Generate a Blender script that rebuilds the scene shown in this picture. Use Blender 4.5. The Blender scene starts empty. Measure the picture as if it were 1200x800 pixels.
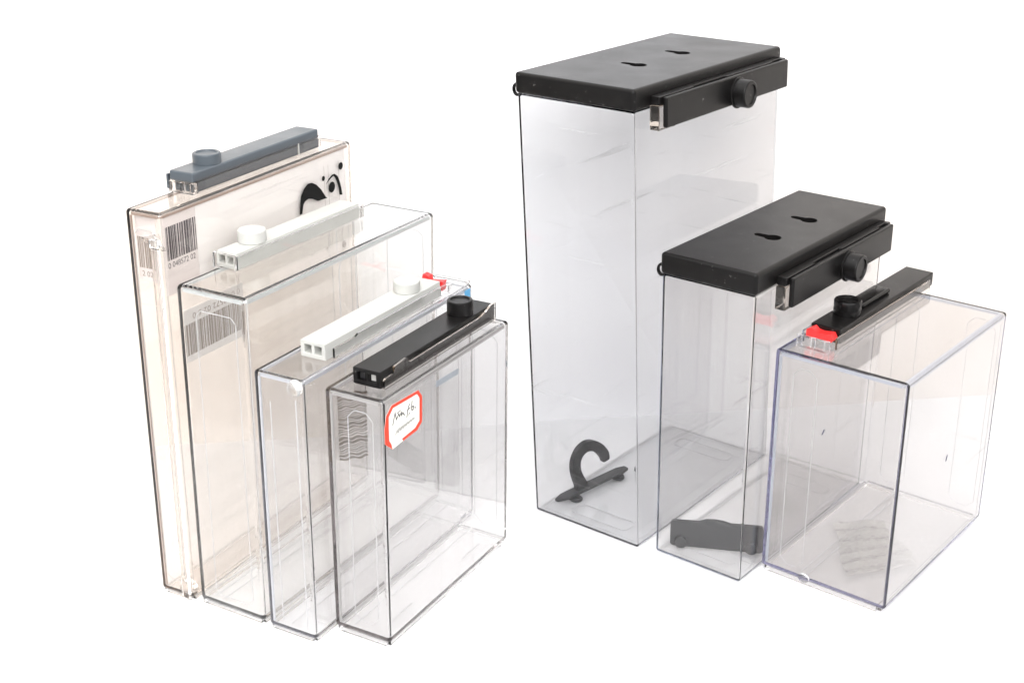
import bpy, bmesh, math, random
from mathutils import Vector, Matrix
random.seed(7)
sc = bpy.context.scene
C = sc.collection
MM = 0.001

# ------------------------------------------------------------------ camera
cam_d = bpy.data.cameras.new('camera'); cam = bpy.data.objects.new('camera', cam_d); C.objects.link(cam)
cam_d.sensor_width = 36; cam_d.lens = 36 * 1614.6 / 1200
cam_d.clip_start = 0.02; cam_d.clip_end = 50
cam.location = (0, 0, 0.40736)
cam.rotation_euler = (math.radians(90 - 22.227), 0, 0)
sc.camera = cam

# ------------------------------------------------------------------ light
w = bpy.data.worlds.new('World'); sc.world = w; w.use_nodes = True
w.node_tree.nodes['Background'].inputs[0].default_value = (1.0, 0.995, 0.99, 1)
w.node_tree.nodes['Background'].inputs[1].default_value = 0.72

def area(name, loc, aim, sx, sy, power, col=(1, 1, 1)):
    l = bpy.data.lights.new(name, 'AREA'); l.shape = 'RECTANGLE'; l.size = sx; l.size_y = sy
    l.energy = power; l.color = col
    o = bpy.data.objects.new(name, l); C.objects.link(o); o.location = loc
    o.rotation_euler = (Vector(aim) - Vector(loc)).to_track_quat('-Z', 'Y').to_euler()
    return o
area('added_side_fill', (1.05, -0.65, 1.25), (0.05, 0.80, 0.12), 1.7, 1.5, 10, (1.0, 1.0, 1.0))  # unseen fill added on the right to soften shadows
area('added_side_fill', (-1.05, -0.65, 1.25), (-0.05, 0.80, 0.12), 1.7, 1.5, 10, (1.0, 1.0, 1.0))  # matching unseen fill added on the left
area('added_overhead_fill', (0.0, 0.30, 1.55), (0.0, 0.84, 0.15), 2.2, 0.9, 20, (1.0, 1.0, 1.0))  # unseen fill added above to wash the wall and lift its centre
area('added_front_fill', (-0.02, -0.35, 0.85), (0.0, 0.80, 0.15), 1.0, 0.6, 17, (1.0, 1.0, 1.0))  # unseen fill added near the camera axis, lifts the shaded background

sc.view_settings.view_transform = 'Standard'; sc.view_settings.look = 'None'
sc.view_settings.exposure = -0.17; sc.view_settings.gamma = 1; sc.view_settings.use_curve_mapping = False
cy = sc.cycles
cy.max_bounces = 40; cy.transmission_bounces = 40; cy.glossy_bounces = 40; cy.diffuse_bounces = 4
cy.transparent_max_bounces = 40
cy.caustics_reflective = True; cy.caustics_refractive = True
cy.sample_clamp_indirect = 40; cy.blur_glossy = 0.05
cy.use_denoising = True; cy.use_adaptive_sampling = True; cy.adaptive_threshold = 0.045
try: cy.denoiser = 'OPENIMAGEDENOISE'
except Exception: pass

# ------------------------------------------------------------------ materials
def newmat(name):
    m = bpy.data.materials.new(name); m.use_nodes = True
    return m, m.node_tree.nodes, m.node_tree.links, m.node_tree.nodes['Principled BSDF']

def plain(name, col, rough=0.5, spec=0.5, bump=0.0, scale=900, var=0.0, dust=0.0):
    m, N, L, b = newmat(name)
    b.inputs['Base Color'].default_value = (*col, 1); b.inputs['Roughness'].default_value = rough
    b.inputs['Specular IOR Level'].default_value = spec
    tc = N.new('ShaderNodeTexCoord')
    if var:
        nz = N.new('ShaderNodeTexNoise'); nz.inputs['Scale'].default_value = 45; nz.inputs['Detail'].default_value = 6
        L.new(tc.outputs['Object'], nz.inputs['Vector'])
        mr = N.new('ShaderNodeMapRange'); mr.inputs['From Min'].default_value = .3; mr.inputs['From Max'].default_value = .7
        mr.inputs['To Min'].default_value = max(0.02, rough - var); mr.inputs['To Max'].default_value = min(1, rough + var)
        L.new(nz.outputs['Fac'], mr.inputs['Value']); L.new(mr.outputs['Result'], b.inputs['Roughness'])
    if dust:     # specks and faint rub marks lying on the plastic
        nd = N.new('ShaderNodeTexNoise'); nd.inputs['Scale'].default_value = 420; nd.inputs['Detail'].default_value = 2
        L.new(tc.outputs['Object'], nd.inputs['Vector'])
        md = N.new('ShaderNodeMapRange'); md.inputs['From Min'].default_value = .70; md.inputs['From Max'].default_value = .80
        md.inputs['To Min'].default_value = 0; md.inputs['To Max'].default_value = dust
        L.new(nd.outputs['Fac'], md.inputs['Value'])
        mc = N.new('ShaderNodeMix'); mc.data_type = 'RGBA'; mc.inputs['A'].default_value = (*col, 1); mc.inputs['B'].default_value = (.4, .39, .37, 1)
        L.new(md.outputs['Result'], mc.inputs['Factor']); L.new(mc.outputs['Result'], b.inputs['Base Color'])
    if bump:
        n2 = N.new('ShaderNodeTexNoise'); n2.inputs['Scale'].default_value = scale; n2.inputs['Detail'].default_value = 3
        L.new(tc.outputs['Object'], n2.inputs['Vector'])
        bp = N.new('ShaderNodeBump'); bp.inputs['Strength'].default_value = bump; bp.inputs['Distance'].default_value = 0.0002
        L.new(n2.outputs['Fac'], bp.inputs['Height']); L.new(bp.outputs['Normal'], b.inputs['Normal'])
    return m

def clear(name, tint, sig, wear=0.10, ior=1.47):
    """clear styrene: tinted transmission, faint smudges and hair scratches"""
    m, N, L, b = newmat(name)
    b.inputs['Base Color'].default_value = (*tint, 1)
    b.inputs['Transmission Weight'].default_value = 1; b.inputs['IOR'].default_value = ior
    b.inputs['Roughness'].default_value = 0.0
    tc = N.new('ShaderNodeTexCoord')
    nz = N.new('ShaderNodeTexNoise'); nz.inputs['Scale'].default_value = 26; nz.inputs['Detail'].default_value = 5
    L.new(tc.outputs['Object'], nz.inputs['Vector'])
    mr = N.new('ShaderNodeMapRange'); mr.inputs['From Min'].default_value = .48; mr.inputs['From Max'].default_value = .75
    mr.inputs['To Min'].default_value = 0.0; mr.inputs['To Max'].default_value = 0.05
    L.new(nz.outputs['Fac'], mr.inputs['Value']); L.new(mr.outputs['Result'], b.inputs['Roughness'])
    # scratches: a milky white film along thin streaks
    mp = N.new('ShaderNodeMapping'); mp.inputs['Scale'].default_value = (9, 9, 260); mp.inputs['Rotation'].default_value = (0.22, 0.3, 0)
    L.new(tc.outputs['Object'], mp.inputs['Vector'])
    n4 = N.new('ShaderNodeTexNoise'); n4.inputs['Scale'].default_value = 1.0; n4.inputs['Detail'].default_value = 4
    L.new(mp.outputs['Vector'], n4.inputs['Vector'])
    r4 = N.new('ShaderNodeMapRange'); r4.inputs['From Min'].default_value = .66; r4.inputs['From Max'].default_value = .76
    r4.inputs['To Min'].default_value = 0; r4.inputs['To Max'].default_value = wear
    L.new(n4.outputs['Fac'], r4.inputs['Value'])
    df = N.new('ShaderNodeBsdfDiffuse'); df.inputs['Color'].default_value = (.85, .84, .83, 1)
    mx = N.new('ShaderNodeMixShader'); out = N['Material Output']
    # light is absorbed in the depth of the plastic, so long edge paths go darker than the thin sheet
    va = N.new('ShaderNodeVolumeAbsorption'); va.inputs['Density'].default_value = 150
    va.inputs['Color'].default_value = (*[1 - q / 150 for q in sig], 1)
    L.new(va.outputs[0], out.inputs['Volume'])
    L.new(r4.outputs['Result'], mx.inputs[0]); L.new(b.outputs[0], mx.inputs[1]); L.new(df.outputs[0], mx.inputs[2])
    L.new(mx.outputs[0], out.inputs['Surface'])
    return m

M = {}
M['clear_a'] = clear('clear_plastic_warm', (0.95, 0.928, 0.908), (11, 14, 17))
M['clear_b'] = clear('clear_plastic_neutral', (0.955, 0.953, 0.947), (8, 8, 8))
M['clear_c'] = clear('clear_plastic_grey', (0.957, 0.956, 0.955), (9, 9, 8))
M['clear_d'] = clear('clear_plastic_smoke', (0.945, 0.942, 0.94), (12, 13, 13))
M['clear_e'] = clear('clear_plastic_tall', (0.865, 0.866, 0.87), (5, 5, 4), 0.22, 1.27)
M['clear_f'] = clear('clear_plastic_cool', (0.92, 0.915, 0.912), (6, 5, 3), 0.1, 1.40)
M['clear_g'] = clear('clear_plastic_blue', (0.85, 0.84, 0.832), (9, 9, 6))
M['bead'] = plain('frosted_bead', (0.52, 0.52, 0.53), 0.5)
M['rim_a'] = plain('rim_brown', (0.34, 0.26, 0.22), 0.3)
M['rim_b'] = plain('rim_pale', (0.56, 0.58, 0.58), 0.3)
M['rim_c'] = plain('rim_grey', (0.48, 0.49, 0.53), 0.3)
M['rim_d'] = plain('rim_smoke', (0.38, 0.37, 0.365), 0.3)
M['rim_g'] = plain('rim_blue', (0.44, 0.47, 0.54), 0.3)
M['black'] = plain('black_plastic_satin', (0.006, 0.0055, 0.0055), 0.33, 0.24, 0.3, 2200, 0.03, 0.25)
M['black_gloss'] = plain('black_plastic_gloss', (0.006, 0.0055, 0.0055), 0.14, 0.25, 0.03, 600, 0.05)
M['slate'] = plain('slate_plastic', (0.075, 0.09, 0.105), 0.35, 0.5, 0.1, 1200, 0.08)
M['white'] = plain('white_plastic', (0.50, 0.50, 0.475), 0.4, 0.5, 0.08, 1200, 0.08)
M['hanger'] = plain('dark_grey_plastic', (0.03, 0.03, 0.032), 0.42, 0.35, 0.3, 900, 0.1)
M['red'] = plain('red_plastic', (0.80, 0.03, 0.03), 0.35)
M['paper'] = plain('white_paper', (0.86, 0.86, 0.87), 0.8, 0.2, 0.2, 300)
M['strip'] = plain('pinkish_paper', (0.76, 0.72, 0.72), 0.8, 0.2, 0.2, 300)
M['ink'] = plain('black_ink', (0.01, 0.01, 0.01), 0.7, 0.1)
M['barcode_ink'] = plain('grey_barcode_ink', (0.10, 0.09, 0.10), 0.7, 0.2)
M['reflection_ink'] = plain('brown_barcode_reflection', (0.27, 0.22, 0.18), 0.7, 0.2)  # for barcode reflections painted as print
M['red_ink'] = plain('red_ink', (0.80, 0.06, 0.03), 0.6, 0.3)
M['pen'] = plain('black_pen', (0.03, 0.03, 0.035), 0.6, 0.3)
M['smudge_ink'] = plain('grey_stamp_ink', (0.50, 0.49, 0.47), 0.8, 0.2)
M['cream'] = plain('sticker_paper', (0.82, 0.80, 0.74), 0.8, 0.2, 0.2, 300)
M['blue_ink'] = plain('blue_sticker', (0.10, 0.36, 0.62), 0.5, 0.4)
M['pale_blue'] = plain('pale_blue_label', (0.50, 0.58, 0.66), 0.6, 0.3)
fm, FN, FL, FB = newmat('clear_film')
FB.inputs['Base Color'].default_value = (.995, .99, .98, 1); FB.inputs['Transmission Weight'].default_value = .90
FB.inputs['Roughness'].default_value = .08; FB.inputs['IOR'].default_value = 1.22; M['film'] = fm
M['mark'] = plain('dark_scuff', (0.05, 0.05, 0.10), 0.7, 0.2)

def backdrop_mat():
    m, N, L, b = newmat('warm_wall_light_graded')  # warm wall; light balance painted in: paler shaded centre, darker well-lit ends
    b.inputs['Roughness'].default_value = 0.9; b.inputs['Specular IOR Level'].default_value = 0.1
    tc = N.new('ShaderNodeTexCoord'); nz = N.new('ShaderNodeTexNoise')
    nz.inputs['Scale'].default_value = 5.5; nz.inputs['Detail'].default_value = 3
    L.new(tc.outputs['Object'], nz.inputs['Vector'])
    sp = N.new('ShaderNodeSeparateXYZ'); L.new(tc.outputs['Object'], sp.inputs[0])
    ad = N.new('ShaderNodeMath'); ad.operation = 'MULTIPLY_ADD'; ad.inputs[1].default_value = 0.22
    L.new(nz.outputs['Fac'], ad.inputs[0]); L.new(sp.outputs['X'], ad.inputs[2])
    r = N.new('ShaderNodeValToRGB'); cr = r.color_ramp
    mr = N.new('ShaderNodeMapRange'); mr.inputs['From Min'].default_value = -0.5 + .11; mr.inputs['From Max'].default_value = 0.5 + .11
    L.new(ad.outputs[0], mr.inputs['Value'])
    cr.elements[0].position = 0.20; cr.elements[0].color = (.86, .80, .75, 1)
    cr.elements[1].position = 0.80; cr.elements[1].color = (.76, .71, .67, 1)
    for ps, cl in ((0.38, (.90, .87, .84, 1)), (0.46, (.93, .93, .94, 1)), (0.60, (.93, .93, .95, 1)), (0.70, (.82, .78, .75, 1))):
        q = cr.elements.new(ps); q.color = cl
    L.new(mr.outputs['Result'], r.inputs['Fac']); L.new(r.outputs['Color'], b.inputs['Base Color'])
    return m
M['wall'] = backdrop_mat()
M['table'] = plain('white_table', (0.76, 0.76, 0.77), 0.75, 0.2, 0.1, 200)

# ------------------------------------------------------------------ mesh helpers
def link(name, me, mat, parent=None):
    o = bpy.data.objects.new(name, me); C.objects.link(o)
    me.materials.clear(); me.materials.append(mat)
    if parent is not None: o.parent = parent
    return o

def from_bm(bm, name='mesh', smooth=True, ang=35):
    bmesh.ops.recalc_face_normals(bm, faces=bm.faces)
    me = bpy.data.meshes.new(name); bm.to_mesh(me); bm.free()
    if smooth:
        for p in me.polygons: p.use_smooth = True
        me.set_sharp_from_angle(angle=math.radians(ang))
    return me

def bm_box(bm, lo, hi, bevel=0.0, seg=2):
    r = bmesh.ops.create_cube(bm, size=1.0)
    vs = r['verts']
    for v in vs:
        v.co = Vector([(lo[i] + hi[i]) / 2 + v.co[i] * (hi[i] - lo[i]) for i in range(3)])
    if bevel:
        es = list({e for v in vs for e in v.link_edges})
        bmesh.ops.bevel(bm, geom=es, offset=bevel, segments=seg, profile=0.5, affect='EDGES')

def bm_cyl(bm, c, axis, r0, r1, length, seg=48):
    """frustum starting at c along axis ('u','v' or 'z')"""
    q = {'z': Matrix.Identity(3), 'u': Matrix(((0, 0, 1), (0, 1, 0), (-1, 0, 0))), 'v': Matrix(((1, 0, 0), (0, 0, 1), (0, -1, 0)))}[axis]
    rings = []
    for r, h in ((r0, 0), (r1, length)):
        rings.append([bm.verts.new(Vector(c) + q @ Vector((r * math.cos(2 * math.pi * k / seg), r * math.sin(2 * math.pi * k / seg), h))) for k in range(seg)])
    for k in range(seg):
        bm.faces.new((rings[0][k], rings[0][(k + 1) % seg], rings[1][(k + 1) % seg], rings[1][k]))
    bm.faces.new(rings[0][::-1]); bm.faces.new(rings[1])

def bm_lathe(bm, c, axis, prof, seg=56):
    """closed lathe of (radius, height) points; the first and last radius may be 0"""
    q = {'z': Matrix.Identity(3), 'u': Matrix(((0, 0, 1), (0, 1, 0), (-1, 0, 0)))}[axis]
    rings = []
    for r, h in prof:
        if r < 1e-6: rings.append([bm.verts.new(Vector(c) + q @ Vector((0, 0, h)))])
        else: rings.append([bm.verts.new(Vector(c) + q @ Vector((r * math.cos(2 * math.pi * k / seg), r * math.sin(2 * math.pi * k / seg), h))) for k in range(seg)])
    for a, b in zip(rings, rings[1:]):
        for k in range(seg):
            k2 = (k + 1) % seg
            if len(a) == 1: bm.faces.new((a[0], b[k2], b[k]))
            elif len(b) == 1: bm.faces.new((a[k], a[k2], b[0]))
            else: bm.faces.new((a[k], a[k2], b[k2], b[k]))

def bm_prism(bm, pts, fixed, lo, hi):
    """extrude a 2D outline; fixed = 'u' (pts are v,z), 'v' (pts u,z) or 'z' (pts u,v)"""
    def P(p, d):
        return {'u': (d, p[0], p[1]), 'v': (p[0], d, p[1]), 'z': (p[0], p[1], d)}[fixed]
    a = [bm.verts.new(P(p, lo)) for p in pts]; b = [bm.verts.new(P(p, hi)) for p in pts]
    n = len(pts)
    bm.faces.new(a[::-1]); bm.faces.new(b)
    for k in range(n): bm.faces.new((a[k], a[(k + 1) % n], b[(k + 1) % n], b[k]))

def cut(me, cutters, bevel=0.0, seg=2, ang=35):
    """boolean-subtract cutter bmeshes from a mesh, bevel the result"""
    o = bpy.data.objects.new('tmp', me); C.objects.link(o); tmp = [o]
    for cbm in cutters:
        bmesh.ops.recalc_face_normals(cbm, faces=cbm.faces)
        cm = bpy.data.meshes.new('tmpc'); cbm.to_mesh(cm); cbm.free()
        co = bpy.data.objects.new('tmpc', cm); C.objects.link(co); tmp.append(co)
        md = o.modifiers.new('b', 'BOOLEAN'); md.object = co; md.operation = 'DIFFERENCE'; md.solver = 'EXACT'
    if bevel:
        md = o.modifiers.new('v', 'BEVEL'); md.width = bevel; md.segments = seg; md.limit_method = 'ANGLE'; md.angle_limit = math.radians(40)
    dg = bpy.context.evaluated_depsgraph_get(); dg.update()
    res = bpy.data.meshes.new_from_object(o.evaluated_get(dg))
    for t in tmp: bpy.data.objects.remove(t)
    for p in res.polygons: p.use_smooth = True
    res.set_sharp_from_angle(angle=math.radians(ang))
    return res

def weighted(me):
    o = bpy.data.objects.new('tmp', me); C.objects.link(o)
    md = o.modifiers.new('w', 'WEIGHTED_NORMAL'); md.keep_sharp = True; md.weight = 100
    dg = bpy.context.evaluated_depsgraph_get(); dg.update()
    res = bpy.data.meshes.new_from_object(o.evaluated_get(dg)); bpy.data.objects.remove(o)
    return res

class Case:
    """a case's own frame in millimetres: u along the narrow front, v to the back, z up.
    Walls carry the slight draft and lean of the moulding."""
    def __init__(s, name, x, y, yaw, W, D, H, sx, sy, tp):
        s.W, s.D, s.H, s.tp = W * 1000, D * 1000, H * 1000, tp
        c, n = math.cos(yaw), math.sin(yaw)
        s.lx, s.ly = c * sx + n * sy, -n * sx + c * sy
        s.root = bpy.data.objects.new(name, None); C.objects.link(s.root); s.root.empty_display_size = 0.01
        s.root.location = (x + c * W / 2 - n * D / 2, y + n * W / 2 + c * D / 2, 0); s.root.rotation_euler = (0, 0, yaw)
    def T(s, p):
        k = 1 - s.tp * (1 - p[2] / s.H)
        return Vector((((p[0] - s.W / 2) * k + s.lx * p[2]) * MM, ((p[1] - s.D / 2) * k + s.ly * p[2]) * MM, p[2] * MM))
    def add(s, name, me, mat, parent=None, label=None):
        if isinstance(me, bmesh.types.BMesh): me = from_bm(me)
        for v in me.vertices: v.co = s.T(v.co)
        me.update()
        if mat.startswith('clear'):
            if name not in ('corner_nub', 'strip_sheet'):
                for p in me.polygons: p.use_smooth = False
        elif len(me.polygons) > 6: me = weighted(me)
        o = link(name, me, M[mat], s.root if parent is None else parent)
        if label: o['label'] = label
        return o
    def box(s, name, lo, hi, mat, bevel=0.4, seg=2, parent=None, label=None):
        bm = bmesh.new(); bm_box(bm, lo, hi, bevel, seg)
        return s.add(name, bm, mat, parent, label)
    def tag(s, label, cat, group):
        s.root['label'] = label; s.root['category'] = cat; s.root['group'] = group
    def shell(s, t, mat, z0, z1, bev=1.0, inner=0.5, floor=None, open_top=False):
        """hollow clear body: outer skin plus inner skin turned inwards"""
        bm = bmesh.new(); bm_box(bm, (0, 0, z0), (s.W, s.D, z1), bev, 6)
        bmesh.ops.recalc_face_normals(bm, faces=bm.faces)
        old = set(bm.faces)
        bm_box(bm, (t, t, z0 + (floor or t)), (s.W - t, s.D - t, z1 - t), inner, 4)
        new = [f for f in bm.faces if f not in old]
        bmesh.ops.recalc_face_normals(bm, faces=new)
        bmesh.ops.reverse_faces(bm, faces=new)
        me = bpy.data.meshes.new('shell'); bm.to_mesh(me); bm.free()
        for p in me.polygons: p.use_smooth = True
        me.set_sharp_from_angle(angle=math.radians(50))
        return s.add('body', me, mat)
    def rim(s, t, size, mat, z0=None):
        o = t + .12 + size / 2
        s.rib_path('top_rim', [(o, o), (s.W - o, o), (s.W - o, s.D - o), (o, s.D - o)], 'z', s.H - t - .12 - size, mat, size, size)
        if z0: s.box('corner_bead', (t + .12, t + .12, z0), (t + .12 + size * .8, t + .12 + size * .8, s.H - t - size - .5), mat, 0)
    def rib_path(s, name, pts, fixed, d, mat, wd=0.35, dp=0.3, closed=True, parent=None):
        """thin moulded bead along a polyline on a plane"""
        bm = bmesh.new(); n = len(pts)
        rng = range(n) if closed else range(n - 1)
        for k in rng:
            a, b = Vector(pts[k]), Vector(pts[(k + 1) % n]); t = (b - a)
            if t.length < 1e-4: continue
            t.normalize(); q = Vector((-t.y, t.x)) * wd / 2
            a2, b2 = a + t * wd * .55, b - t * wd * .55
            bm_prism(bm, [tuple(a2 + q), tuple(a2 - q), tuple(b2 - q), tuple(b2 + q)], fixed, d, d + dp)
        return s.add(name, bm, mat, parent)
    def sheet(s, name, pts, fixed, d, th, mat, parent=None, label=None):
        bm = bmesh.new(); bm_prism(bm, pts, fixed, d, d + th)
        me = from_bm(bm, smooth=False)
        return s.add(name, me, mat, parent, label)

def chamfer_rect(a0, a1, b0, b1, c):
    return [(a0 + c, b0), (a1 - c, b0), (a1, b0 + c), (a1, b1 - c), (a1 - c, b1), (a0 + c, b1), (a0, b1 - c), (a0, b0 + c)]

def socket_bar(lo, hi, bevel, holes=True, depth=7, hs=0.36, extra=()):
    """latch bar with two square sockets in its near end"""
    bm = bmesh.new(); bm_box(bm, lo, hi)
    me = from_bm(bm, smooth=False)
    cs = []
    if holes:
        W, Hh = hi[0] - lo[0], hi[2] - lo[2]; s = Hh * hs / 2 + .6
        for f in (.29, .70):
            cb = bmesh.new(); cu = lo[0] + W * f; cz = lo[2] + Hh * .52
            bm_box(cb, (cu - s, lo[1] - 1, cz - s), (cu + s, lo[1] + depth, cz + s)); cs.append(cb)
    cs += list(extra)
    return cut(me, cs, bevel, 2)

def knob(case, c, r, h, mat, axis='z', inset=True):
    bm = bmesh.new()
    pr = [(0, 0), (r * .97, 0), (r, .4), (r, h - .9), (r * .96, h - .25), (r * .90, h)]
    pr += [(r * .74, h), (r * .70, h - .7), (0, h - .7)] if inset else [(0, h)]
    bm_lathe(bm, c, axis, pr)
    return case.add('knob', from_bm(bm, ang=28), mat)

# ------------------------------------------------------------------ setting
def quad(name, pts, mat):
    me = bpy.data.meshes.new(name); me.from_pydata(pts, [], [(0, 1, 2, 3)]); me.update()
    o = link(name, me, M[mat]); o['kind'] = 'structure'; return o
def wy(x): return 0.85 + 0.14 * x
bm = bmesh.new(); TX, TY = 0.85, 0.40
bm_prism(bm, [(-TX, TY), (TX, TY), (TX, wy(TX) + .004), (-TX, wy(-TX) + .004)], 'z', -.03, 0)
tb = link('table', from_bm(bm, smooth=False), M['table']); tb['kind'] = 'structure'
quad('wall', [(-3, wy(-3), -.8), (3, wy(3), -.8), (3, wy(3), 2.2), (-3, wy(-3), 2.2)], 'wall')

G1 = 'clear plastic security cases'
P = {
 'A': (-0.18966, 0.64038, -0.48753, 0.02203, 0.1624, 0.215, 0.00944, 0.00219, 0.0),
 'B': (-0.16672, 0.62985, -0.52739, 0.04389, 0.16404, 0.17981, 0.0147, 0.00348, 0.0),
 'C': (-0.12585, 0.60596, -0.51286, 0.02996, 0.15564, 0.14527, 0.00994, 0.00087, 0.0),
 'D': (-0.0916, 0.60332, -0.51299, 0.03435, 0.12051, 0.13719, 0.00847, 0.00059, 0.0),
 'E': (0.01273, 0.72851, -0.66483, 0.07451, 0.15319, 0.26388, -0.04057, -0.00291, 0.02003),
 'F': (0.08039, 0.68122, -0.67462, 0.05557, 0.14979, 0.17944, -0.01209, -0.00202, 0.01623),
 'G': (0.13816, 0.66261, -0.68615, 0.07378, 0.12896, 0.13266, -0.00758, 0.00139, 0.0),
}

# ------------------------------------------------------------------ case A: thin, slate latch
a = Case('security_case', *P['A']); a.tag('tall thin clear case with slate grey latch, holding a white printed card', 'case', G1)
a.shell(1.9, 'clear_a', 1.6, a.H, 2.1, .6)
a.rim(1.9, 1.1, 'rim_a', 4.0)
a.rib_path('base_rim', [(1.2, 1.2), (a.W - 1.2, 1.2), (a.W - 1.2, a.D - 1.2), (1.2, a.D - 1.2)], 'z', .15, 'clear_b', 1.6, 1.3)
a.add('latch_bar', socket_bar((1.4, 36, 215.5), (14.6, 140.4, 220.6), .3, False), 'slate')
bm = bmesh.new(); bm_box(bm, (0.4, 33, 221.0), (15.6, 140, 226.2), 1.1, 3); a.add('latch_cap', bm, 'slate')
a.add('latch_sleeve', socket_bar((0.2, 32.4, 215.2), (15.9, 35.6, 220.7), .35, True, 2.4, .62), 'clear_a')
a.box('sleeve_wall', (14.9, 35.9, 215.2), (16.0, 141.5, 222.4), 'clear_a', .25)
a.box('sleeve_wall', (-0.1, 35.9, 215.2), (1.0, 141.5, 222.0), 'clear_a', .25)
a.box('sleeve_divider', (14.75, 120.0, 216.0), (16.2, 120.9, 222.0), 'white', .1)
knob(a, (8, 53.5, 226.0), 7.3, 5.6, 'slate')
a.box('hinge_pin', (-1.6, 33, 216.5), (-0.5, 35, 224.0), 'slate', .2)
a.box('hinge_spine', (16.6, -2.6, 2.5), (21.4, -.25, 197.5), 'clear_a', .7, 3)
a.box('spine_catch', (16.2, -3.0, 198.2), (21.8, -.25, 202.5), 'clear_b', .5)
a.rib_path('outline_rib', chamfer_rect(3.6, 17.2, 9, 205, 3), 'v', 2.15, 'bead')
a.rib_path('outline_rib', chamfer_rect(3.6, 17.2, 9, 205, 3), 'v', a.D - 2.50, 'bead')
bm = bmesh.new(); bm_prism(bm, [(12, 1.95), (20, 1.95), (20, 6), (16, 12), (12, 6)], 'v', 2.2, 5.5); a.add('corner_catch', bm, 'clear_b')
bm = bmesh.new(); bm_prism(bm, [(8, 199), (19.8, 195.5), (19.8, 197), (15, 203), (8, 201)], 'v', 2.6, 4.2); a.add('corner_catch', bm, 'clear_b')

# ------------------------------------------------------------------ case B: wide, white latch
b = Case('security_case', *P['B']); b.tag('wide clear case with white latch standing next to the printed card case', 'case', G1)
b.shell(2.2, 'clear_b', 1.6, b.H, 2.6, .8)
b.rim(2.2, 1.3, 'rim_b')
b.rib_path('base_rim', [(1.2, 1.2), (b.W - 1.2, 1.2), (b.W - 1.2, b.D - 1.2), (1.2, b.D - 1.2)], 'z', .15, 'clear_b', 1.6, 1.3)
b.add('latch_bar', socket_bar((0.6, 30.4, 180.2), (13.4, 133, 188.6), .5, True, 8, .3), 'white')
knob(b, (6.8, 50.5, 188.7), 7.4, 6.4, 'white', inset=False)
b.box('sleeve_wall', (13.8, 29.6, 180.1), (14.9, 136, 187.4), 'clear_b', .25)
b.box('sleeve_wall', (-0.9, 29.6, 180.1), (0.2, 136, 187.4), 'clear_b', .25)
b.box('sleeve_end', (0.4, 133.4, 180.1), (13.6, 135.6, 187.0), 'clear_b', .25)
b.box('sleeve_front', (-0.2, 28.2, 180.1), (14.2, 29.3, 188.2), 'clear_b', .25)
b.rib_path('outline_rib', chamfer_rect(11, 36, 8, 168, 3), 'v', 2.45, 'bead')
b.rib_path('outline_rib', chamfer_rect(11, 36, 8, 168, 3), 'v', b.D - 2.80, 'bead')
b.rib_path('hinge_rib', [(126, 4), (126, 150), (128, 155), (126, 160), (126, 176)], 'u', 2.45, 'bead', .4, .4, False)
b.rib_path('hinge_rib', [(142, 4), (142, 158), (144, 162), (142, 166), (142, 176)], 'u', 2.45, 'bead', .4, .4, False)
b.rib_path('floor_rib', [(8, 4), (8, 158)], 'z', 4.0, 'bead', .5, .4, False)
b.rib_path('floor_rib', [(14, 4), (14, 158)], 'z', 4.0, 'bead', .5, .4, False)

# ------------------------------------------------------------------ case C: thin, white latch, red tip
c = Case('security_case', *P['C']); c.tag('thin clear case with long white latch and red tip, second from the front', 'case', G1)
c.shell(1.9, 'clear_c', 1.6, c.H, 2.1, .6)
c.rim(1.9, 1.2, 'rim_c', 4.0)
c.rib_path('base_rim', [(1.2, 1.2), (c.W - 1.2, 1.2), (c.W - 1.2, c.D - 1.2), (1.2, c.D - 1.2)], 'z', .15, 'clear_b', 1.6, 1.3)
c.add('latch_bar', socket_bar((10.2, 24.5, 145.6), (25.2, 129, 154.2), .5, True, 9, .36), 'white')
knob(c, (17.6, 107.6, 154.3), 7.2, 5.8, 'white', inset=False)
bm = bmesh.new(); bm_prism(bm, [(30, 145.45), (30, 150.5), (48, 150.5), (50, 151.6), (128, 151.6), (138, 150), (138, 145.45)], 'u', 25.6, 26.8); c.add('sleeve_wall', bm, 'clear_c')
bm = bmesh.new(); bm_prism(bm, [(30, 145.45), (30, 150.5), (138, 150), (138, 145.45)], 'u', 8.6, 9.8); c.add('sleeve_wall', bm, 'clear_c')
c.box('sleeve_end', (10.2, 136.2, 145.45), (25.2, 137.6, 149.6), 'clear_c', .25)
bm = bmesh.new()
bm_prism(bm, [(12.0, 151.2), (17.5, 152.0), (16.6, 155.2), (13.2, 155.8)], 'v', 130.2, 134.5); c.add('release_tab', bm, 'red')
bm = bmesh.new()
bm_prism(bm, [(17.9, 152.6), (24.6, 148.0), (26.0, 153.6)], 'v', 130.2, 134.5); c.add('release_tab', bm, 'red')
bm = bmesh.new(); bmesh.ops.create_icosphere(bm, subdivisions=4, radius=4.2)
for v in bm.verts:
    v.co = Vector((26.2 + v.co.x * .95, -1.2 + v.co.y * .8, 141.6 + v.co.z * 1.0))
    if v.co.y > -.15: v.co.y = -.15
c.add('corner_nub', bm, 'clear_b')
c.rib_path('outline_rib', [(8.5, 6), (8.5, 130)], 'v', 2.15, 'bead', .4, .4, False)
c.rib_path('outline_rib', [(24, 6), (24, 134)], 'v', 2.15, 'bead', .5, .4, False)
c.rib_path('outline_rib', chamfer_rect(6, 22, 8, 134, 3), 'v', c.D - 2.50, 'bead')
c.box('corner_clip', (5, 149.5, 145.5), (29, 154.8, 147.2), 'clear_b', .3)
c.sheet('blue_label', [(146.5, 137), (152.5, 137), (152.5, 143.6), (146.5, 143.6)], 'u', c.W + .05, .15, 'blue_ink')
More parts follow.
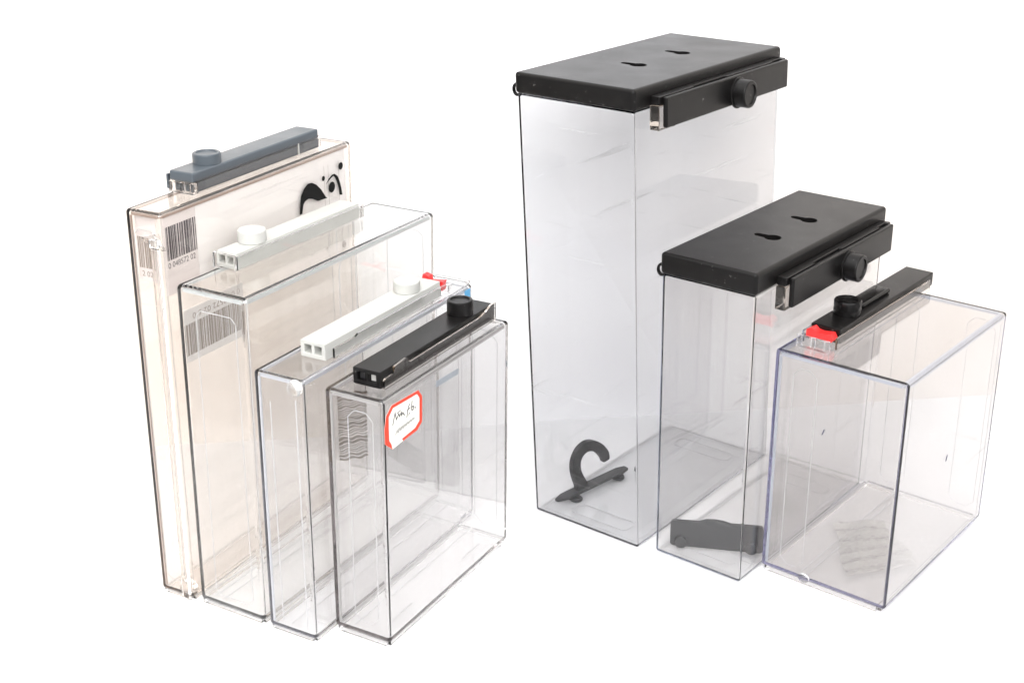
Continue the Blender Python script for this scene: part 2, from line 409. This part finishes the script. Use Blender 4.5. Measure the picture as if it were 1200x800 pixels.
c.sheet('pale_label', [(112, 99.2), (136, 98.6), (136, 102), (112, 103)], 'u', c.W + .05, .15, 'pale_blue')
c.rib_path('floor_rib', [(12, 4), (12, 150)], 'z', 3.75, 'bead', .5, .4, False)

# ------------------------------------------------------------------ case D: small, black latch, sticker
d = Case('security_case', *P['D']); d.tag('small clear case with black latch and a red bordered handwritten sticker', 'case', G1)
d.shell(2.2, 'clear_d', 2.6, d.H, 2.2, .5)
d.rim(2.2, 1.3, 'rim_d', 5.5)
d.rib_path('base_rim', [(1.6, 1.6), (d.W - 2, 1.6), (d.W - 2, d.D - 1.6), (1.6, d.D - 1.6)], 'z', .15, 'clear_b', 1.8, 2.3)
d.add('latch_bar', socket_bar((10.2, 10, 137.6), (26.2, 117.5, 146.4), .6, True, 4, .34), 'black')
for f in (.29, .70):
    cu = 10.2 + 16 * f
    d.box('socket_insert', (cu - 1.7, 12.0, 140.4), (cu + 1.7, 13.9, 143.9), 'smudge_ink' if f > .5 else 'hanger', .1)
knob(d, (18.2, 96, 146.2), 7.0, 8.0, 'black')
rail = [(11.5, 137.35), (11.5, 141.6), (12.6, 142.6), (18.6, 142.8), (19.8, 144), (20.4, 146.2), (30, 147.0), (31.4, 146.4), (33.5, 143.6), (100, 143.9), (107, 145.2), (111, 147.0), (117.2, 147.2), (117.2, 137.35)]
bm = bmesh.new(); bm_prism(bm, rail, 'u', 26.6, 27.8); d.add('sleeve_wall', bm, 'clear_a')
d.box('sleeve_end', (10, 117.8, 137.35), (26.4, 118.9, 143.5), 'clear_a', .25)
d.rib_path('outline_rib', chamfer_rect(12.5, 27.0, 10, 128, 4), 'v', 2.45, 'bead')
d.rib_path('outline_rib', chamfer_rect(12.5, 27.0, 10, 128, 4), 'v', d.D - 2.80, 'bead')
d.rib_path('floor_rib', [(11, 3), (11, 117)], 'z', 5.05, 'bead', .5, .4, False)
d.rib_path('floor_rib', [(24, 14), (24, 34)], 'z', 5.05, 'bead', .9, .4, False)
d.rib_path('floor_rib', [(24, 84), (24, 104)], 'z', 5.05, 'bead', .9, .4, False)
U = d.W + .06
so = [(0.4, 122.6), (2.1, 128.9), (6.8, 132.6), (29.9, 131.5), (33.2, 127.1), (32.8, 113.4), (28.2, 110.6), (15.9, 110.1), (6.7, 109.5), (0.5, 114.8)]
si = [(4.0, 121.4), (4.2, 127.5), (7.9, 130.8), (28.7, 129.9), (30.9, 127.0), (30.5, 114.9), (26.6, 112.5), (15.0, 111.6), (5.9, 112.4), (4.1, 115.2)]
st = d.sheet('price_sticker', so[::-1], 'u', U, .12, 'cream')
for k in range(10):
    if k == 7: continue          # the border is worn away here
    k2 = (k + 1) % 10
    d.sheet('sticker_border', [so[k], so[k2], si[k2], si[k]], 'u', U + .13, .04, 'red_ink', st)
def pen(path, wd=.55, mat='pen'):
    bm = bmesh.new()
    for p, q in zip(path, path[1:]):
        t = Vector(q) - Vector(p); n = Vector((-t.y, t.x)).normalized() * wd / 2; t.normalize(); e = t * wd * .3
        p2, q2 = Vector(p) - e, Vector(q) + e
        bm_prism(bm, [tuple(p2 + n), tuple(p2 - n), tuple(q2 - n), tuple(q2 + n)], 'u', U + .13, U + .17)
    d.add('handwriting', from_bm(bm, smooth=False), mat, st)
pen([(7.4, 121.9), (8.2, 124.0), (9.0, 126.2), (9.7, 127.8)]); pen([(9.6, 127.2), (10.2, 125.2), (10.6, 123.6), (11.8, 124.9), (12.6, 126.0)])
pen([(12.8, 125.8), (13.2, 124.1), (14.4, 125.2), (14.9, 126.0), (15.0, 123.9), (16.2, 125.2), (16.8, 124.0), (17.6, 123.2)]); pen([(11.2, 126.6), (14.2, 127.0)], .4)
pen([(19.5, 121.2), (20.4, 124.2), (21.3, 126.4), (22.3, 127.2)]); pen([(20.0, 124.6), (22.6, 125.2)], .45); pen([(21.0, 121.8), (22.2, 122.6)], .4)
pen([(24.4, 128.0), (23.9, 125.6), (23.8, 123.5), (25.0, 123.0), (25.9, 123.9), (25.2, 125.0), (24.1, 124.6)]); pen([(26.9, 123.2), (27.4, 123.5)], .6)
for k in range(7):
    x = 9.6 + k * 2.3
    pen([(x, 116.0 + .28 * k), (x + 1.2, 117.9 + .1 * k), (x + 2.1, 116.4 + .25 * k), (x + 2.6, 118.2)], .9, 'smudge_ink')

# ------------------------------------------------------------------ cases with lids
def lidded(key, label, lid_h, mat, lz0, lz1, v0, v1, kv, kz, holes, sl):
    e = Case('security_case', *P[key]); e.tag(label, 'case', G1)
    W, D, H = e.W, e.D, e.H
    e.shell(1.25, mat, 0.25, H - lid_h - .08, 1.7, .6)
    # lid: cap with keyhole slots
    bm = bmesh.new(); bm_box(bm, (-.8, -.8, H - lid_h), (W + .6, D + .6, H), 2.0, 4); me = from_bm(bm, smooth=False)
    cs = [];
    for hu, hv in holes:
        pts = []
        for k in range(25): # round end
            t = -2.55 + 5.1 * k / 24; pts.append((hu + 4.5 * math.cos(t), hv + 4.5 * math.sin(t)))
        pts += [(hu - 9.2, hv + 2.1), (hu - 10.6, hv + 1.5), (hu - 11.2, hv), (hu - 10.6, hv - 1.5), (hu - 9.2, hv - 2.1)]
        cb = bmesh.new(); bm_prism(cb, pts, 'z', H - 7.0, H + 2); cs.append(cb)
    # the clear top sheet sits just under the lid skin
    e.add('lid', cut(me, cs, .3, 2), 'black')
    # ledge and latch on the right-hand face
    bm = bmesh.new(); bm_box(bm, (W + .75, v0 - 2.5, lz1 - 4.2), (W + 6.4, v1 + 2, lz1 + .3)); me = from_bm(bm, smooth=False)
    cs = []
    L_ = v1 - v0
    for f0, f1 in ((.24, .50), (.90, .985)):
        cb = bmesh.new(); bm_box(cb, (W + 4.6, v0 + L_ * f0, lz1 - 1.6), (W + 8, v0 + L_ * f1, lz1 + 2)); cs.append(cb)
    e.add('latch_ledge', cut(me, cs, .5, 2), 'black')
    bm = bmesh.new(); bm_box(bm, (W + 6.6, v0, lz0), (W + 9.4, v1, lz1), 0); me = from_bm(bm, smooth=False)
    e.add('latch_bar', cut(me, [], .9, 3), 'black')
    e.add('latch_sleeve', socket_bar((W + .75, v0 - 3, lz0 - 1.4), (W + 6.5, v0 + 13, lz1 - 4.5), .4, False), 'clear_a')
    e.box('sleeve_core', (W + .55, v0 + 13.3, lz0 + 1.0), (W + 6.4, v1 - 1, lz1 - 4.4), 'black', .3)
    # sunk ring and knob
    knob(e, (W + 9.45, kv, kz), 7.6, 8.2, 'black', 'u')
    bm = bmesh.new(); bm_lathe(bm, (W + 9.42, kv, kz), 'u', [(0, 0), (8.6, 0), (8.6, .7), (8.1, 1.0), (0, 1.0)]); e.add('knob_collar', from_bm(bm, ang=28), 'black')
    # hinge eye at the back left
    bm = bmesh.new(); R0, r0 = 2.9, .9
    bmesh.ops.create_cone(bm, segments=8, radius1=.01, radius2=.01, depth=.01) if False else None
    ring = []
    for i in range(28):
        t = 2 * math.pi * i / 28
        ring.append([bm.verts.new((-1.6 + (R0 + r0 * math.cos(p)) * math.cos(t) * .8, 2.6 + r0 * math.sin(p) * 1.4, H - lid_h + 1.3 + (R0 + r0 * math.cos(p)) * math.sin(t))) for p in [2 * math.pi * j / 10 for j in range(10)]])
    for i in range(28):
        for j in range(10):
            bm.faces.new((ring[i][j], ring[(i + 1) % 28][j], ring[(i + 1) % 28][(j + 1) % 10], ring[i][(j + 1) % 10]))
    e.add('hinge_eye', bm, 'black')
    # moulded slot outlines in the floor
    for vv in sl:
        e.rib_path('floor_rib', chamfer_rect(W * .25, W * .8, vv - 6, vv + 6, 2.5), 'z', 1.75, 'bead', .45, .3)
    e.rib_path('floor_rib', [(4, 4), (W - 4, 4), (W - 4, D - 4), (4, D - 4)], 'z', 1.75, 'bead', .45, .3)
    return e
e = lidded('E', 'tallest clear case with black lid, dark grey hook standing inside it', 11.4, 'clear_e', 242.6, 258.4, 16, 146, 88, 249.0, [(41, 55.3), (41, 100)], (16, 132))
f = lidded('F', 'medium clear case with black lid, dark grey tab on edge inside it', 12.0, 'clear_f', 156.6, 172.6, 22.5, 141.5, 84.5, 163.0, [(33, 57.5), (33.5, 98)], (18, 126))

# ------------------------------------------------------------------ case G: black gloss latch, red insert
g = Case('security_case', *P['G']); g.tag('broad low clear case with glossy black latch and red insert, farthest right', 'case', G1)
g.shell(1.9, 'clear_g', 3.0, g.H, 1.9, .5)
g.rim(1.9, 1.5, 'rim_g', 5.5)
g.rib_path('base_rim', [(2, 2), (g.W - 4, 2), (g.W - 4, g.D - 2), (2, g.D - 2)], 'z', .15, 'clear_b', 2, 2.6)
H = g.H
extra = []
g.add('latch_bar', socket_bar((7.6, 23, H + 1.4), (24.6, 140, H + 9.4), .7, False), 'black')
bm = bmesh.new(); bm_box(bm, (10.2, 58, H + 9.5), (20.2, 92, H + 12.2), 1.2, 3); g.add('latch_ridge', bm, 'black_gloss')
bm = bmesh.new(); bm_lathe(bm, (16, 47.5, H + 9.5), 'z', [(0, 0), (7.4, 0), (7.4, 3.0), (6.9, 3.3), (6.9, 4.2), (7.4, 4.5), (7.4, 7.2), (6.9, 7.8), (5.4, 7.8), (5.1, 6.8), (0, 6.8)]); g.add('knob', from_bm(bm, ang=28), 'black_gloss')
bm = bmesh.new(); bm_prism(bm, [(8.2, H + 3.6), (8.2, H + 7.6), (11, H + 9.1), (13, H + 7.4), (16, H + 7.0), (22, H + 7.8), (23.6, H + 5.0), (22.6, H + 3.4), (12.6, H + 3.6)], 'v', 17.2, 22.8); g.add('red_insert', bm, 'red')
g.add('latch_sleeve', socket_bar((6.6, 10, H + .2), (25.2, 11.4, H + 6.6), .25, True, 5, .62), 'clear_f')
g.box('sleeve_wall', (25.0, 17.2, H + .2), (26.2, 133, H + 6.6), 'clear_a', .25)
g.box('sleeve_wall', (5.8, 17.2, H + .2), (7.0, 126, H + 6.6), 'clear_f', .25)
g.rib_path('outline_rib', chamfer_rect(10.8, 24.4, 8.5, 124.5, 4), 'v', 2.15, 'bead')
g.rib_path('outline_rib', chamfer_rect(10.8, 24.4, 8.5, 124.5, 4), 'v', g.D - 2.50, 'bead')
g.rib_path('outline_rib', chamfer_rect(53, 68, 8.5, 124.5, 4), 'v', g.D - 2.50, 'bead')
g.rib_path('outline_rib', [(4, 7), (124, 7), (124, 127)], 'u', g.W - 2.60, 'bead', .45, .4, False)
for uu in (23.0, 27.0):
    g.rib_path('hinge_rib', [(uu, 3), (uu, 125.5)], 'z', 5.1, 'bead', .45, .4, False)
    g.rib_path('hinge_rib', [(uu, 3), (uu, 125.5)], 'z', H - 3.0, 'bead', .4, .4, False)
bm = bmesh.new(); bmesh.ops.create_icosphere(bm, subdivisions=3, radius=2.6)
for v in bm.verts: v.co = Vector((27 + v.co.x * 1.3, min(-.12, -.8 + v.co.y * .7), 5.2 + v.co.z))
g.add('corner_nub', bm, 'clear_f')
bm = bmesh.new(); bm_prism(bm, [(61.5, 66.2), (62.6, 66.4), (63.6, 69.2), (63.1, 70.2), (62.1, 68.6)], 'u', g.W + .06, g.W + .12); g.add('scuff_mark', from_bm(bm, smooth=False), 'mark')
bm = bmesh.new(); bm_prism(bm, [(30.0, 92), (30.5, 92), (31.6, 95.4), (31.0, 95.6)], 'v', -.12, -.06); g.add('scuff_mark', from_bm(bm, smooth=False), 'mark')

# ------------------------------------------------------------------ things inside the cases
class Inside(Case):
    """uses a case's frame for placing, but is a thing of its own"""
    def __init__(s, case, name, origin):
        s.W, s.D, s.H, s.tp, s.lx, s.ly = case.W, case.D, case.H, case.tp, case.lx, case.ly
        s.root = bpy.data.objects.new(name, None); C.objects.link(s.root); s.root.empty_display_size = .01
        o = Case.T(case, origin); s.o = o
        s.root.rotation_euler = case.root.rotation_euler
        R = Matrix.Rotation(case.root.rotation_euler.z, 3, 'Z')
        s.root.location = case.root.location + R @ o
    def T(s, p): return Case.T(s, p) - s.o

# printed card inside case A
k = Inside(a, 'printed_card', (a.W - 3.0, a.D / 2, 3.4))
k.root['label'] = 'white card with barcode and black swirl print inside tall thin case'; k.root['category'] = 'card'
UC = a.W - 3.1
k.sheet('card_sheet', [(27.4, 172), (157, 172), (157, 211.6), (27.4, 212)], 'u', UC, .5, 'paper')
k.sheet('barcode_strip', [(4.0, 172), (27.2, 172), (27.2, 212.4), (4.0, 211.5)], 'u', UC, .5, 'strip')
k.sheet('spine_flap', [(2.6, 178), (15.6, 178), (15.6, 212), (2.6, 212)], 'v', 4.6, .4, 'strip')
k.sheet('reflection_slip', [(10.4, 133.5), (58.5, 132.5), (58.5, 160.5), (10.4, 161.5)], 'u', UC, .5, 'paper')  # slip added to carry a painted barcode reflection
UP = UC + .52
def ellipse(cx, cz, ru, rz, tilt=0, n=28):
    return [(cx + ru * math.cos(t) * math.cos(tilt) - rz * math.sin(t) * math.sin(tilt), cz + ru * math.cos(t) * math.sin(tilt) + rz * math.sin(t) * math.cos(tilt)) for t in [2 * math.pi * q / n for q in range(n)]]
blob = [(110.2, 185), (111.1, 190.6), (112.5, 195.1), (115.2, 198.6), (118.9, 200.5), (122.8, 200.1), (126.7, 198.2), (131.0, 194.4), (135.3, 188.9), (136.8, 187.9), (127.5, 188.5), (122.6, 191.0), (118.7, 192.0), (115.6, 191.2), (114.0, 189.8), (112.6, 185)]
arc = [(135.8, 195.9), (138.6, 198.4), (141.8, 200.0), (144.4, 200.1), (147.5, 198.0), (149.3, 194.5), (150.7, 190.3), (151.5, 186.0), (148.8, 186.7), (148.3, 190.3), (146.7, 194.5), (144.8, 197.8), (143.3, 199.1), (140.6, 198.2), (137.9, 197.0)]
for pts in (blob[::-1], arc[::-1], ellipse(141.5, 193.0, 3.1, 3.1), ellipse(150.8, 203.1, 2.2, 2.1), ellipse(133.7, 199.9, 1.45, 1.45)):
    a.sheet('printed_mark', pts, 'u', a.W + .06, .05, 'ink')
for x in (136.6, 140.6, 150.8): k.sheet('printed_line', [(x, 150), (x + .3, 150), (x + .3, 206), (x, 206)], 'u', UP, .04, 'smudge_ink')

def barcode(case, name, fixed, dd, p0, p1, q0, q1, mat, seed, vert=True, parent=None, slope=0.0, th=.05):
    r = random.Random(seed); bm = bmesh.new(); x = p0
    while x < p1:
        wd = r.choice((.35, .35, .7, .7, 1.05, 1.4)); x2 = min(p1, x + wd)
        s0, s1 = slope * (x - p0), slope * (x2 - p0)
        pts = [(x, q0 + s0), (x2, q0 + s1), (x2, q1 + s1), (x, q1 + s0)]
        if not vert: pts = [(q, p) for p, q in pts]
        bm_prism(bm, pts, fixed, dd, dd + th)
        x = x2 + r.choice((.3, .3, .35, .6))
    return case.add(name, from_bm(bm, smooth=False), mat, parent)

def digits(case, txt, size, mapper, mat, parent=None):
    cu = bpy.data.curves.new('txt', 'FONT'); cu.body = txt; cu.size = size; cu.extrude = .02
    o = bpy.data.objects.new('txt', cu); C.objects.link(o)
    dg = bpy.context.evaluated_depsgraph_get(); dg.update()
    me = bpy.data.meshes.new_from_object(o.evaluated_get(dg)); bpy.data.objects.remove(o)
    for v in me.vertices: v.co = Vector(mapper(v.co))
    return case.add('barcode_digits', me, mat, parent)
barcode(k, 'barcode', 'u', UP, 5.0, 26.9, 189.6, 206.6, 'barcode_ink', 3)
digits(k, '0 048572 02', 4.1, lambda p: (UP + .03 + p.z, 5.0 + p.x * .98, 185.6 + p.y), 'barcode_ink')
barcode(k, 'barcode', 'v', 4.5, 3.4, 15.0, 184.5, 200.5, 'reflection_ink', 9)  # brown tone of a reflected barcode, painted onto the flap
digits(k, '2 02', 4.0, lambda p: (4.4 + p.x, 4.52 - p.z, 180.2 + p.y), 'reflection_ink')
# barcode reflection painted as upside-down print, lower on the card
barcode(k, 'barcode', 'u', UP + .06, 12.6, 56.4, 137, 153.6, 'reflection_ink', 21)
digits(k, '0 048572 02 6 0', 4.3, lambda p: (UP + .09 + p.z, 56.0 - p.x * 1.3, 158.4 - p.y), 'reflection_ink')

# wavy barcode reflection, painted as bars on the left wall of case D
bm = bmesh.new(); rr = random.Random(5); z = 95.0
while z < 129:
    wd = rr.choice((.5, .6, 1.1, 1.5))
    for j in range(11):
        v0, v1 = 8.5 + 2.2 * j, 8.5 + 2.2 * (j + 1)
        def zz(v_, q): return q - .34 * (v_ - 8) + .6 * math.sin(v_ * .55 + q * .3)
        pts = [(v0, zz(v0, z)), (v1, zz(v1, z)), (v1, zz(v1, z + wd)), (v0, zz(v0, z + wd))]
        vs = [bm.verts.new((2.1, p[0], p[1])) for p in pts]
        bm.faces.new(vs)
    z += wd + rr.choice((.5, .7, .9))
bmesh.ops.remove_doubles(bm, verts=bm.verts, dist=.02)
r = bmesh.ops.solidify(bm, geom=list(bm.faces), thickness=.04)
d.add('painted_barcode_reflection', bm, 'reflection_ink')

# hanging hook in case E
h = Inside(e, 'hanging_hook', (12, 40, 1.6))
h.root['label'] = 'dark grey plastic hook standing up inside the tallest clear case'; h.root['category'] = 'hook'; h.root['group'] = 'dark grey hanger tabs'
ang = math.atan2(9.0, 60.0)      # plate runs mostly along v
def HP(l, t, z):                 # along plate, across, up
    return (8.6 + l * math.sin(ang) + t * math.cos(ang), 10.5 + l * math.cos(ang) - t * math.sin(ang), z)
def remap(bm):
    for v in bm.verts: v.co = Vector(HP(*v.co))
    return bm
bm = bmesh.new(); bm_prism(bm, [(0, -1.2), (7, -3.4), (57, -3.4), (63, -1.4), (63, 2.2), (57, 3.6), (7, 3.6), (0, 1.0)], 'z', 4.2, 6.0)
bmesh.ops.bevel(bm, geom=list(bm.edges), offset=.2, segments=1, affect='EDGES')
h.add('tab_plate', from_bm(remap(bm), ang=20), 'hanger')
cl = [(21.6, 4.6), (21.0, 9.0), (18.6, 14.5), (17.0, 20.0), (17.4, 26.0), (20.8, 30.6), (26.6, 32.6), (33.0, 31.0), (38.8, 26.6), (42.8, 21.4), (43.6, 17.4)]
wds = [11.5, 8.2, 7.0, 6.6, 6.6, 6.6, 6.6, 6.6, 6.6, 6.2, 5.0]
def smooth(pts, n=5):
    out = []
    for i in range(len(pts) - 1):
        p0 = Vector(pts[max(0, i - 1)]); p1 = Vector(pts[i]); p2 = Vector(pts[i + 1]); p3 = Vector(pts[min(len(pts) - 1, i + 2)])
        for q in range(n):
            t = q / n
            out.append(.5 * ((2 * p1) + (-p0 + p2) * t + (2 * p0 - 5 * p1 + 4 * p2 - p3) * t * t + (-p0 + 3 * p1 - 3 * p2 + p3) * t ** 3))
    out.append(Vector(pts[-1])); return out
pc = smooth([(x, y, q) for (x, y), q in zip(cl, wds)])
Lft, Rgt = [], []
for i, p in enumerate(pc):
    t = (pc[min(i + 1, len(pc) - 1)] - pc[max(i - 1, 0)]); t = Vector((t.x, t.y)).normalized(); n = Vector((-t.y, t.x)) * p.z / 2
    Lft.append((p.x + n.x, p.y + n.y)); Rgt.append((p.x - n.x, p.y - n.y))
bm = bmesh.new()
def strip(bm, t0, t1):
    A0 = [bm.verts.new((x, t0, max(6.3, z))) for x, z in Lft]; B0 = [bm.verts.new((x, t0, max(6.3, z))) for x, z in Rgt]
    A1 = [bm.verts.new((x, t1, max(6.3, z))) for x, z in Lft]; B1 = [bm.verts.new((x, t1, max(6.3, z))) for x, z in Rgt]
    for i in range(len(A0) - 1):
        bm.faces.new((A0[i], A0[i + 1], B0[i + 1], B0[i])); bm.faces.new((A1[i], B1[i], B1[i + 1], A1[i + 1]))
        bm.faces.new((A0[i], A1[i], A1[i + 1], A0[i + 1])); bm.faces.new((B0[i], B0[i + 1], B1[i + 1], B1[i]))
    bm.faces.new((A0[0], B0[0], B1[0], A1[0])); bm.faces.new((A0[-1], A1[-1], B1[-1], B0[-1]))
strip(bm, -1.6, 1.9)
h.add('hook_arm', from_bm(remap(bm), ang=40), 'hanger')
for l in (14, 54):
    bm = bmesh.new(); bm_lathe(bm, (l, 3.0 if l < 20 else 1.5, 1.7), 'z', [(0, 0), (3.9, 0), (4.2, .3), (4.2, 1.2), (3.9, 1.45), (2.4, 1.5), (2.4, 2.4), (0, 2.4)])
    h.add('stud', from_bm(remap(bm), ang=30), 'hanger')

# hanger tab on its edge in case F
t = Inside(f, 'hanger_tab', (28, 20, 1.6))
t.root['label'] = 'dark grey plastic tab with two round studs inside medium lidded case'; t.root['category'] = 'tab'; t.root['group'] = 'dark grey hanger tabs'
fa = math.atan2(24.0, 46.0)
def FP(l, tt, z): return (5.2 + l * math.cos(fa) - tt * math.sin(fa), 8.2 + l * math.sin(fa) + tt * math.cos(fa), z)
def remapF(bm):
    for v in bm.verts: v.co = Vector(FP(*v.co))
    return bm
rr_ = []
def arc_pts(cx, cz, r, a0, a1, n=6): return [(cx + r * math.cos(a0 + (a1 - a0) * i / n), cz + r * math.sin(a0 + (a1 - a0) * i / n)) for i in range(n + 1)]
Q = math.pi / 2
out = arc_pts(2, 4.4, 2, 2 * Q, 3 * Q) + arc_pts(50, 4.4, 2, 3 * Q, 4 * Q) + arc_pts(50, 17.2, 2, 0, Q)
out += [(34, 19.0), (30, 20.2), (25, 20.6), (20, 20.2), (16, 18.6)] + arc_pts(2, 16.4, 2, Q, 2 * Q)
bm = bmesh.new(); bm_prism(bm, out, 'v', 0, 2.2)
t.add('tab_plate', from_bm(remapF(bm), ang=30), 'hanger')
for l in (6.2, 45.5):
    bm = bmesh.new()
    seg = 36
    ra = []
    for y0, r0 in ((-.05, 3.6), (-1.6, 3.6), (-2.0, 3.2)):
        ra.append([bm.verts.new((l + r0 * math.cos(2 * math.pi * q / seg), y0, 5.4 + r0 * math.sin(2 * math.pi * q / seg))) for q in range(seg)])
    for r1, r2 in zip(ra, ra[1:]):
        for q in range(seg): bm.faces.new((r1[q], r1[(q + 1) % seg], r2[(q + 1) % seg], r2[q]))
    bm.faces.new(ra[0]); bm.faces.new(ra[-1])
    t.add('stud', from_bm(remapF(bm), ang=30), 'hanger')

# ribbed clear strip on the floor of case G
p = Inside(g, 'ribbed_clear_strip', (38, 52, 4.9))
p.root['label'] = 'crumpled ribbed clear plastic strip on the floor of farthest right case'; p.root['category'] = 'plastic strip'
bm = bmesh.new(); gv = []; n, m_ = 40, 14
for i in range(n + 1):
    row = []
    for j in range(m_ + 1):
        s_ = i / n; q_ = j / m_ - .5
        uu = 22 + 35 * s_ + q_ * 22; vv = 74 - 42 * s_ + q_ * (18 + 20 * s_) + 1.5 * math.sin(9 * s_ + 3 * q_)
        zz = 6.2 + .55 * math.sin(s_ * 34) + .5 * math.sin(q_ * 9 + s_ * 5)
        row.append(bm.verts.new((uu, vv, max(5.1, zz))))
    gv.append(row)
for i in range(n):
    for j in range(m_): bm.faces.new((gv[i][j], gv[i][j + 1], gv[i + 1][j + 1], gv[i + 1][j]))
bmesh.ops.solidify(bm, geom=list(bm.faces), thickness=.3)
p.add('strip_sheet', bm, 'film')
